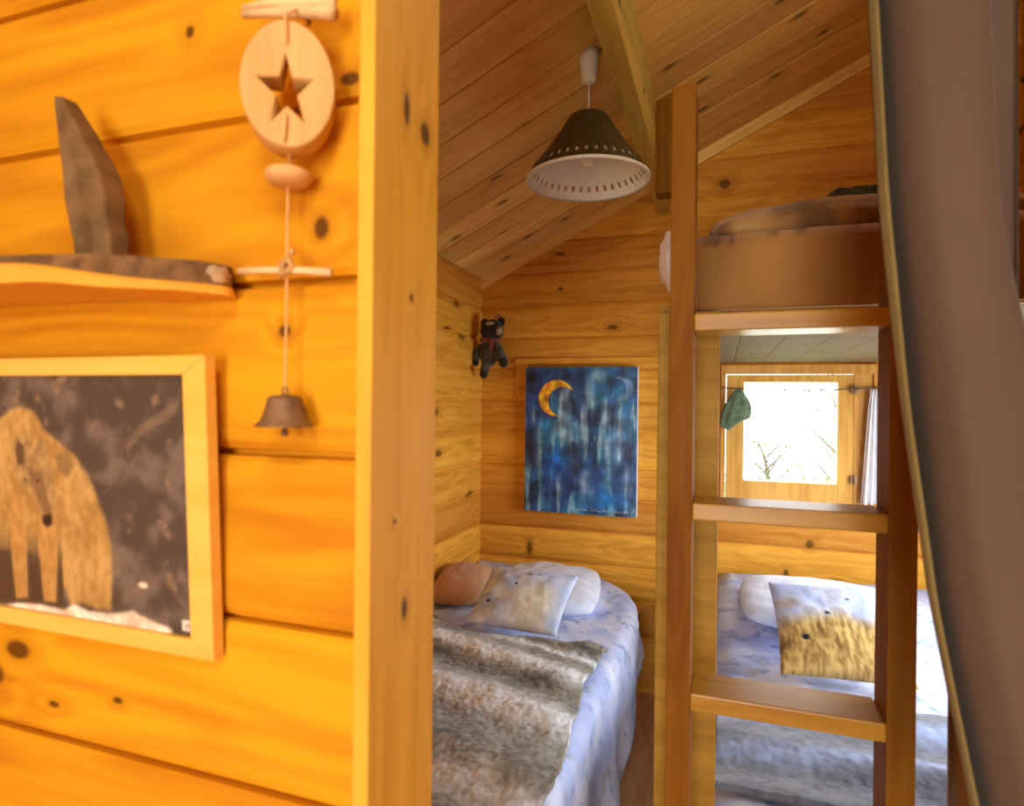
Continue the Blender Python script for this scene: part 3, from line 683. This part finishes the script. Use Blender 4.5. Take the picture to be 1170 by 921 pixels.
def bearcol(kind):
    def f(u, v):     # u,v in 0..1 from the top left: a pale bear on icy ground
        n = fbm(u*5, v*5, kind*3); fu = fbm(u*34, v*9, kind)
        c = lerp((176,194,240), (218,228,250), sm(-.25, .3, n))
        if kind == 1:
            g = math.exp(-(((u-.66)/.26)**2+((v-.66)/.38)**2)**1.5); c = lerp(c, lerp((214,214,186), (232,234,222), sm(-.3, .3, fu)), min(1, g*.95))
            eyes = ((.17,.70,.022), (.40,.40,.020), (.50,.20,.012), (.60,.18,.012)); c = lerp(c, (150,164,190), .5*math.exp(-((u-.93)/.05)**2))
            c = lerp(c, (150,156,168), .6*math.exp(-((u-.48)/.05)**2-((v-.16)/.05)**2))
        else:
            g = sm(.42, .62, v+.25*(.5-abs(u-.5))+.06*n)*sm(.02, .2, u+.2*v)
            c = lerp(c, lerp((150,118,62), (222,192,124), sm(-.35, .30, fu)), g)
            c = lerp(c, (112,84,48), g*sm(.12, .3, fbm(u*16, v*5, 8))*.7)
            c = lerp(c, (148,154,178), .55*sm(.05, .3, n)*(1-g)); eyes = ((.22,.66,.030), (.42,.40,.020), (.60,.22,.014))
            c = lerp(c, (168,132,120), .5*math.exp(-((u-.12)/.10)**2-((v-.30)/.05)**2))
        for ex, ev, r in eyes: c = lerp(c, (26,26,44), 1-sm(r*.7, r*1.3, math.hypot(u-ex, v-ev)))
        return s2l(*c)
    return f
m_cush = fabric('printed_cushion_cotton', (1,1,1), attr=True, sheen=.1)
def cushion(name, P0, P1, P3, t, fn, label, mat, cat='cushion', seed=0, group=None, nx=60, wr=.006):
    P0, P1, P3 = map(Vector, (P0, P1, P3)); w = (P1-P0).length; h = (P3-P0).length
    bm = pillow_bm(w, h, t, nx, nx, wr, seed, .15 if name == 'bed_pillow' else 0.)
    cols = None
    if fn:
        bm.verts.ensure_lookup_table(); cols = [fn(min(1, max(0, v.co.x/w+.5)), min(1, max(0, .5-v.co.z/h))) for v in bm.verts]
    place(bm, P0, P1, P3)
    return tag(obj(name, bm, mat, origin=(P0+P1)/2, smooth=True, cols=cols), label, cat, group)

# -- duvet-covered mattresses
def duvetcol(x, y, z):
    n = fbm(x*7, y*7, z*7); m = fbm(x*26, y*26, z*26)
    c = lerp((170,188,236), (212,221,248), sm(-.25, .25, n))
    c = lerp(c, (110,134,196), sm(.14, .34, m)*.6)
    c = lerp(c, (150,160,170), sm(.20, .32, fbm(x*15+9, y*15, z*15))*.5)
    return s2l(*c)
m_duvet = fabric('icy_print_duvet', (1,1,1), attr=True, sheen=.1)
def edge_x(y):      # free edge of the left bed; the head corner is rounded
    if y < 2.55: return -.325+.012*math.sin(y*3.1)
    t = min(1, (y-2.55)/.47); return -.325-.42*(1-math.sqrt(max(0, 1-t*t)))
def left_duvet(u, v):
    y = 1.10+v*1.935; ex = edge_x(y); ztop = .555+.018*sm(2.3, 2.9, y)
    L = (ex-(-1.195)); hang = .555-(.235+.17*sm(1.9, 2.6, y)); tot = L+.04+hang; s = u*tot; r = .05
    if s < L-r: x, z = -1.195+s, ztop
    elif s < L-r+PI/2*r: a = (s-L+r)/r; x, z = -1.195+L-r+r*math.sin(a), ztop-r*(1-math.cos(a))
    else:
        d = s-(L-r+PI/2*r); x = ex+.10*d; z = ztop-r-d
        x += .011*math.sin(y*17+d*5)*min(1, d*7)+.010*nz(y*6, d*8)
    w = .012*fbm(x*4, y*4, z*4)+.004*fbm(x*14, y*14, 3)
    return Vector((x+w*.6, y, z+w))
bm = B(); nu, nv = 130, 190; V = grid(bm, left_duvet, nu, nv)
cols = [duvetcol(*v.co) for v in bm.verts]
tag(obj('duvet', bm, m_duvet, origin=(-.76, 2.07, .3), smooth=True, cols=cols, solid=.012), 'icy white-blue duvet draped over the left bed below the painting', 'duvet')
bedL = thing('single_bed', (-.76, 2.1, 0), 'low single bed along the plank wall beneath the duvet and fur', 'bed')
m_matt = fabric('plain_mattress', (.62,.60,.58))
bm = B(); bx(bm, -1.19, -.42, 1.12, 2.60, .28, .535, .05); obj('mattress', bm, m_matt, bedL, smooth=True)
bm = B(); bx(bm, -1.19, -.44, 1.12, 2.55, .0, .275, .004); bx(bm, -1.19, -.78, 2.55, 2.98, 0, .5, .004); obj('base', bm, m_bunk, bedL)

def furcol(bands, tilt, cold=0.):
    def f(x, y):
        yy = y+tilt*(x+.6)+.035*nz(x*5, y*5)+.012*nz(x*22, y*22)
        k = 0
        for b, w, a in bands: k = max(k, a*math.exp(-((yy-b)/w)**2))
        n = fbm(x*55, y*42, 2, 4); q = fbm(x*9, y*9, 4)
        c = lerp((74,73,66), (134,133,122), sm(-.35, .35, .7*n+.8*q))
        c = lerp(c, (66,56,46), sm(.10, .36, fbm(x*46+3, y*34, 7))*.5)
        c = lerp(c, (222,234,246), min(1, k*(1.05+.7*n)))
        if cold: c = tuple(v*w_ for v, w_ in zip(lerp(c, (132,138,160), cold), (.80, .86, 1.0)))
        return s2l(*[max(0, min(255, i)) for i in c])
    return f
m_fur = fabric('faux_fur_pile', (1,1,1), attr=True, weave=300., bump=.5, sheen=.3, rough=1.)
LB = [(2.00,.026,.9), (1.845,.045,1.), (1.57,.085,1.), (1.24,.09,.9)]
fc = furcol(LB, .26)
def furz(x, y, k=1.): return .009*fbm(x*14, y*11, 1)*k+.0035*fbm(x*90, y*70, 2)*k
def left_fur(u, v):
    y = 1.09+v*.985; x1 = -.355+.018*math.sin(y*6)+.010*nz(y*16, 1)-.0*y; x0 = -1.185
    x = x0+(x1-x0)*u; yy = y+.12*sm(.55, 1, 1-u)*v+.02*nz(x*9, 3)*v
    z = .600+furz(x, yy)+.010*math.sin((yy+.26*(x+.6))*2*PI/.26+.5)
    z -= .012*sm(.93, 1., u); e = sm(.96, 1, v); z -= .016*e
    return Vector((x, yy, z))
bm = B(); grid(bm, left_fur, 200, 260); cols = [fc(v.co.x, v.co.y) for v in bm.verts]
tag(obj('fur_throw', bm, m_fur, origin=(-.75, 1.6, .58), smooth=True, cols=cols, solid=.014), 'striped grey and cream faux fur throw spread over the left bed', 'throw blanket', 'faux fur throws on the two beds')

cushion('printed_cushion', (-.865,2.075,.612), (-.515,2.060,.612), (-.885,2.375,.742), .085, bearcol(1), 'white polar bear print cushion propped on the left bed', m_cush)
m_pw = fabric('white_pillowcase', (.68,.76,.95), noise=.08, nscale=18)
m_pb = fabric('rose_brown_pillowcase', (.50,.27,.15), noise=.1)
cushion('bed_pillow', (-.92,2.32,.600), (-.46,2.38,.580), (-.95,2.84,.64), .12, duv_pil if False else None, 'white pillow with rounded corner behind the polar bear cushion', m_pw, 'pillow', 3, nx=40, wr=.012)
cushion('bed_pillow', (-1.19,2.26,.598), (-.955,2.30,.598), (-1.185,2.66,.655), .09, None, 'rose-brown pillow squeezed between wall and white pillow, left bed', m_pb, 'pillow', 5, nx=30)

# -- right lower bed
def right_duvet(u, v):
    y = 1.37+v*1.665; x0, x1 = .005, 1.125; x = x0+(x1-x0)*u
    z = .56+.016*fbm(x*4+3, y*4)+.006*fbm(x*15, y*15, 3)+.075*sm(2.30, 2.72, y)
    if u < .04: z -= .20*(1-u/.04)**1.6; x = x0-.012*(1-u/.04)
    if v < .03: z -= .12*(1-v/.03)**2
    return Vector((x, y, z))
bm = B(); grid(bm, right_duvet, 150, 190); cols = [duvetcol(*v.co) for v in bm.verts]
tag(obj('duvet', bm, m_duvet, origin=(.56, 2.2, .4), smooth=True, cols=cols, solid=.012), 'icy white-blue duvet on the lower bunk under the small window', 'duvet')
bm = B(); bx(bm, .05, 1.12, 1.40, 3.02, .262, .535, .05)
tag(obj('mattress', bm, m_matt, origin=(.58, 2.2, .262), smooth=True), 'pale mattress of the lower bunk hidden below icy duvet', 'mattress')
RBANDS = [(1.90,.02,.5), (1.76,.02,.7), (1.62,.035,.9), (1.45,.03,.7)]
fr2 = furcol(RBANDS, -.15, .3)
def right_fur(u, v):
    y = 1.375+v*.555; x = .0+u*1.11-.01*(1-v); z = .602+.7*furz(x, y)+.010*math.sin(y*2*PI/.22)-.016*sm(.95, 1, v)
    return Vector((x, y+.02*nz(x*8, 2)*v, z))
bm = B(); grid(bm, right_fur, 190, 130); cols = [fr2(v.co.x, v.co.y) for v in bm.verts]
tag(obj('fur_throw', bm, m_fur, origin=(.57, 1.65, .59), smooth=True, cols=cols, solid=.014), 'bluish grey faux fur throw on lower bunk behind the ladder', 'throw blanket', 'faux fur throws on the two beds')
cushion('printed_cushion', (.178,2.02,.606), (.548,2.05,.606), (.158,2.27,.815), .10, bearcol(2), 'golden-brown bear print cushion leaning up on the lower bunk', m_cush)
cushion('bed_pillow', (.06,2.33,.655), (.62,2.33,.655), (.06,2.75,.70), .13, None, 'plain white pillow on lower bunk behind the golden-brown cushion', m_pw, 'pillow', 8, nx=40, wr=.012)

# -- upper bunk bedding
def wolfprint(x, y, z):
    c = lerp((140,100,54), (168,126,72), sm(-.3, .3, fbm(x*6, y*6, z*6)))
    c = lerp(c, (74,58,46), sm(.17, .27, fbm(x*13+2, y*13, z*22))*.75*sm(1.775, 1.80, z))
    for sx, sz, sr in ((-.02,1.762,.028), (.015,1.758,.02), (.125,1.79,.026), (.10,1.775,.018), (.15,1.772,.02), (.275,1.79,.022), (.25,1.778,.018), (.30,1.775,.015)):
        c = lerp(c, (84,54,34), .8*(1-sm(sr*.45, sr*1.0, math.hypot(x-sx, (z-sz)*1.3)+.012*nz(x*60, z*60))) if y < 1.42 else 0)
    return s2l(*c)
def up_duvet(u, v):
    # across from the free left edge (u) and from the front drop (v) to the wall
    H = .150; vv = v*1.9
    if vv < H: y = 1.345+.02*math.sin(vv/H*PI/2)-.02; z = 1.612+vv*1.12
    else: y = 1.352+(vv-H)*(1.66/(1.9-H)); z = 1.792
    x = -.095+u*1.235; z -= .022*sm(H*.8, H, vv)
    if vv >= H: z -= .0
    ru = min(1, u/.05)
    if u < .05: z -= (z-1.66)*(1-ru)**2.2*.75; x -= .0+.015*(1-ru)*sm(1.40, 1.46, y)*(1-sm(1.75, 2.1, y))
    w = .022*fbm(x*5, y*5, z*5); cr = sm(0, .1, (vv-H)+.1)
    return Vector((x+.3*w, y-abs(w)*.35-.0, z+w*.8*cr))
bm = B(); grid(bm, up_duvet, 120, 150); cols = [wolfprint(*v.co) for v in bm.verts]
m_up = fabric('beige_print_cotton', (1,1,1), attr=True)
tag(obj('duvet', bm, m_up, origin=(.5, 2.1, 1.65), smooth=True, cols=cols, solid=.010), 'beige duvet with small dark animal print on the upper bunk', 'duvet')
bm = B(); bx(bm, -.06, 1.13, 1.375, 3.03, 1.6305, 1.765, .04)
tag(obj('mattress', bm, m_matt, origin=(.5, 2.2, 1.631), smooth=True), 'pale mattress of the upper bunk hidden below beige duvet', 'mattress')
def upp(u, v):
    n = fbm(u*4, v*3, 5); c = lerp((150,112,64), (180,140,88), sm(-.3, .3, n))
    for a, b, r in ((.05,.90,.05), (.27,.84,.06), (.33,.93,.05), (.55,.86,.06), (.50,.95,.04), (.42,.6,.03)): c = lerp(c, (90,64,42), .5*(1-sm(r*.5, r*1.5, math.hypot(u-a, (v-b)*.6)+.03*nz(u*30, v*30))))
    return s2l(*c)
cushion('bed_pillow', (-.05,1.385,1.795), (.62,1.40,1.800), (-.05,1.74,1.868), .115, upp, 'beige printed pillow at the near end of the upper bunk', m_cush, 'pillow', 11, nx=56, wr=.014)
m_wc = fabric('blush_white_cotton', (.86,.72,.68))
bm = B(); ball(bm, (-.108,1.54,1.762), .040, .085, .068, 24, wob=.25)
tag(obj('folded_cloth', bm, m_wc, origin=(-.11,1.54,1.70), smooth=True), 'pinkish white cloth bulging over upper bunk edge beside ladder', 'cloth')

# small ledge with dark cloth high on the back wall
bm = B(); bx(bm, .435, .86, 2.955, YB, 2.292, 2.306, .002)
tag(obj('wall_ledge', bm, plain('pale_grey_ledge', (.42,.36,.28), .6), origin=(.65,3.07,2.30)), 'thin pale ledge on the back wall high above upper bunk', 'shelf')
bm = B()
def f(u, v):
    th = v*2*PI; r = .031*(1+.22*nz(u*9, math.cos(th)*1.5, math.sin(th)*1.5)); r *= min(1, .25+8*u, .25+8*(1-u))
    return (.435+u*.38, 3.01+r*.9*math.cos(th), 2.341+r*1.05*math.sin(th))
grid(bm, f, 48, 20); bmesh.ops.remove_doubles(bm, verts=bm.verts, dist=.0003); bmesh.ops.holes_fill(bm, edges=list(bm.edges)); bmesh.ops.recalc_face_normals(bm, faces=bm.faces)
tag(obj('rolled_cloth', bm, fabric('dark_sage_cloth', (.075,.080,.055), noise=.5, nscale=30), origin=(.62,3.01,2.31), smooth=True), 'dark green-grey rolled cloth lying on the high back ledge', 'cloth')

# ================================================================ taupe curtains in the doorway
m_curt = fabric('taupe_curtain', (.122,.084,.058), noise=.05, nscale=5, sheen=.1, weave=1400, bump=.2)
rowsz = [2.18, 1.853, 1.64, 1.424, 1.21, 1.01, .6, .04]
edge  = [.130, .146, .158, .181, .209, .247, .325, .42]
def interp(zs, vs, z):
    for i in range(len(zs)-1):
        if z >= zs[i+1]:
            t = (z-zs[i+1])/(zs[i]-zs[i+1]); return vs[i+1]+(vs[i]-vs[i+1])*t
    return vs[-1]
PRO = [(0,.750),(.003,.740),(.006,.745),(.009,.785),(.014,.80),(.018,.765),(.022,.738),(.032,.722),(.046,.712),(.066,.708),(.084,.714),(.096,.722),(.102,.74),(.104,.78)]
PROD = densify(PRO, 5)
def curt(u, v):
    z = 2.18-v*2.14; e = interp(rowsz, edge, z); k = u*(len(PROD)-1); i = min(int(k), len(PROD)-2); t = k-i
    x = PROD[i][0]+(PROD[i+1][0]-PROD[i][0])*t; y = PROD[i][1]+(PROD[i+1][1]-PROD[i][1])*t
    x += max(0, x-.045)*1.5*sm(1.62, .95, z)
    return Vector((e+x+.002*nz(z*3, u*5), y+.006*nz(z*2.2, u*6, 4), z))
cr = thing('doorway_curtain', (.3, .75, .04), 'heavy taupe curtain drawn aside in front of the ladder', 'curtain')
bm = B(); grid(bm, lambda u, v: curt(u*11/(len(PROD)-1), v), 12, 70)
tag(obj('edge_strip', bm, fabric('olive_rim_light', (.20,.155,.055), sheen=.1), cr, smooth=True, solid=.0022), 'olive tan edge strip, rim light put into the colour')  # rim light along the fold edge, given as an olive cloth colour
bm = B(); grid(bm, lambda u, v: curt((11+u*(len(PROD)-12))/(len(PROD)-1), v), len(PROD)-11, 70); obj('cloth', bm, m_curt, cr, smooth=True, solid=.0022)
bm = B()
def f(u, v):
    z = 2.18-v*2.14; x = .292+.006*math.sin(z*2)+u*.085
    return Vector((x, .985+.018*math.sin(u*14), z))
grid(bm, f, 50, 40)
c2 = tag(obj('doorway_curtain', bm, fabric('shade_lifted_taupe', (.34,.25,.19), noise=.05, nscale=5, sheen=.1), origin=(.5,.985,.04), smooth=True, solid=.0022), 'straight taupe curtain hanging behind the drawn aside one', 'curtain')  # same taupe, colour lightened to make up for the shade it hangs in
m_dark = fabric('dark_shade_sheet', (.020,.011,.006), noise=.1, sheen=.05)  # near-black sheet added in place of the dark next to the fold
bm = B()
def f(u, v):
    z = 2.18-v*2.14; return Vector((.345+u*.42, .885+.030*math.sin(u*24), z))
grid(bm, f, 120, 30)
tag(obj('doorway_curtain', bm, m_dark, origin=(.5,.885,.04), smooth=True, solid=.0022), 'almost black brown sheet added as the darkness beside the heavy taupe curtain', 'curtain')
m_rod = plain('dark_iron_rod', (.05,.04,.035), .4, .7)
for (y, x0) in ((.76, -.282), (.885, .30), (.985, -.245)):
    bm = B(); tube(bm, [(x0 if y < .8 else .20, y, 2.19), (XR-.001, y, 2.19)], .009, 12)
    if y < .8: bx(bm, -.2829, -.262, .50, .58, 2.16, 2.22, .002); tube(bm, [(-.27,.55,2.19), (-.27,.76,2.19)], .006, 8)
    tag(obj('curtain_rod', bm, m_rod, origin=(.5, y, 2.19), smooth=True), 'dark rod high in the doorway carrying the %s' % {.76: 'drawn aside taupe curtain', .885: 'added almost black shade sheet', .985: 'rear taupe curtain'}[y], 'curtain rod')

# ================================================================ outdoors seen through the panes
bm = B(); bx(bm, -14, 14, -14, 16, -.62, -.50); struct('ground', bm, plain('meadow', (.22,.30,.12), .9, 0, .3, 3))
m_leaf = plain('pale_leaves', (.12,.17,.08), .7, 0, .3, 5); m_trunk = plain('grey_trunk', (.12,.10,.08), .9, 0, .2, 20)
def tree(x, y, h, lab):
    tr_ = thing('garden_tree', (x, y, -.5), lab, 'tree')
    bm = B(); tube(bm, [(x, y, -.5), (x+.03, y, h*.5), (x-.04, y+.05, h)], [.06, .04, .015], 8)
    for i in range(9):
        a = i*2.4; z = h*(.25+.08*i); tube(bm, [(x, y, z), (x+.35*math.cos(a), y+.35*math.sin(a), z+.35)], [.02, .006], 6)
    obj('trunk', bm, m_trunk, tr_)
    bm = B()
    for i in range(420):
        a = random.random()*2*PI; zz = random.random(); r = .62*math.sqrt(random.random())*(1.1-.6*zz)
        c = Vector((x+r*math.cos(a), y+r*math.sin(a), h*.25+zz*h*.95)); s = .035
        d = Vector((random.uniform(-1,1), random.uniform(-1,1), random.uniform(-1,1))).normalized(); e = d.orthogonal().normalized()
        vs = [bm.verts.new(c+d*s), bm.verts.new(c+e*s*.5), bm.verts.new(c-d*s), bm.verts.new(c-e*s*.5)]; bm.faces.new(vs)
    obj('foliage', bm, m_leaf, tr_)
tree(1.22, 7.3, 1.5, 'slender leafy tree outside the small window, nearer one')
tree(.62, 9.5, .75, 'lower leafy tree outside the small window, further off')

# ================================================================ light
w = bpy.data.worlds.new('daylight'); scene.world = w; w.use_nodes = True
bg = w.node_tree.nodes['Background']; bg.inputs['Color'].default_value = (.98, .99, 1.0, 1); bg.inputs['Strength'].default_value = WORLD
def area(name, loc, rot, sx, sy, power, col, portal=False):
    l = bpy.data.lights.new(name, 'AREA'); l.shape = 'RECTANGLE'; l.size = sx; l.size_y = sy; l.energy = power; l.color = col
    if portal: l.cycles.is_portal = True
    o = bpy.data.objects.new(name, l); COL.objects.link(o); o.location = loc; o.rotation_euler = rot; return o
area('portal_window', (.2945, 3.10, 1.296), (R_(-90), 0, 0), .40, .46, 1, (1,1,1), True)
area('portal_side', (XR+.06, 2.1, 1.14), (0, R_(90), 0), .58, 1.2, 1, (1,1,1), True)
area('portal_door', (.05, YF-.05, 1.0), (R_(90), 0, 0), .8, 2.0, 1, (1,1,1), True)
fl = area('front_room_lamp', (.15, -.60, 2.30), (R_(52), 0, R_(34)), .35, .35, P_FRONT, (1, .91, .72)); fl.data.spread = R_(110)
area('doorway_fill', (.05, YF+.02, 1.1), (R_(90), 0, 0), .75, 1.6, P_DOOR, (1, .95, .86))  # added warm fill in the door opening, brightens bedroom and ceiling
area('bedroom_daylight', (XR-.02, 2.1, 1.14), (0, R_(88), 0), .56, 1.15, P_SIDE, (.93, .96, 1.0))
area('bedroom_warm_fill', (.75, 1.75, 2.78), (0, R_(25), 0), .3, .3, P_CEIL, (1, .88, .70))  # added warm fill, no ceiling lamp is known here

# ================================================================ camera
cam = bpy.data.cameras.new('camera'); co = bpy.data.objects.new('camera', cam); COL.objects.link(co)
cam.sensor_width = 36; cam.lens = 702./1170*36; cam.clip_start = .02
yaw, pitch, roll = .3282, -.0015, .0106
fwd = Vector((-math.sin(yaw)*math.cos(pitch), math.cos(yaw)*math.cos(pitch), math.sin(pitch)))
r0 = Vector((math.cos(yaw), math.sin(yaw), 0)); u0 = r0.cross(fwd)
rt = r0*math.cos(roll)+u0*math.sin(roll); up = rt.cross(fwd)
co.matrix_world = Matrix(((rt.x, up.x, -fwd.x, 0), (rt.y, up.y, -fwd.y, 0), (rt.z, up.z, -fwd.z, 1.42), (0, 0, 0, 1)))
cam.dof.use_dof = True; cam.dof.focus_distance = 2.6; cam.dof.aperture_fstop = 5.0
scene.camera = co
vs = scene.view_settings; vs.view_transform = 'Standard'; vs.look = 'None'; vs.gamma = 1; vs.use_curve_mapping = False; vs.exposure = EXPO
scene.cycles.use_denoising = True
scene.cycles.max_bounces = 8; scene.cycles.diffuse_bounces = 5
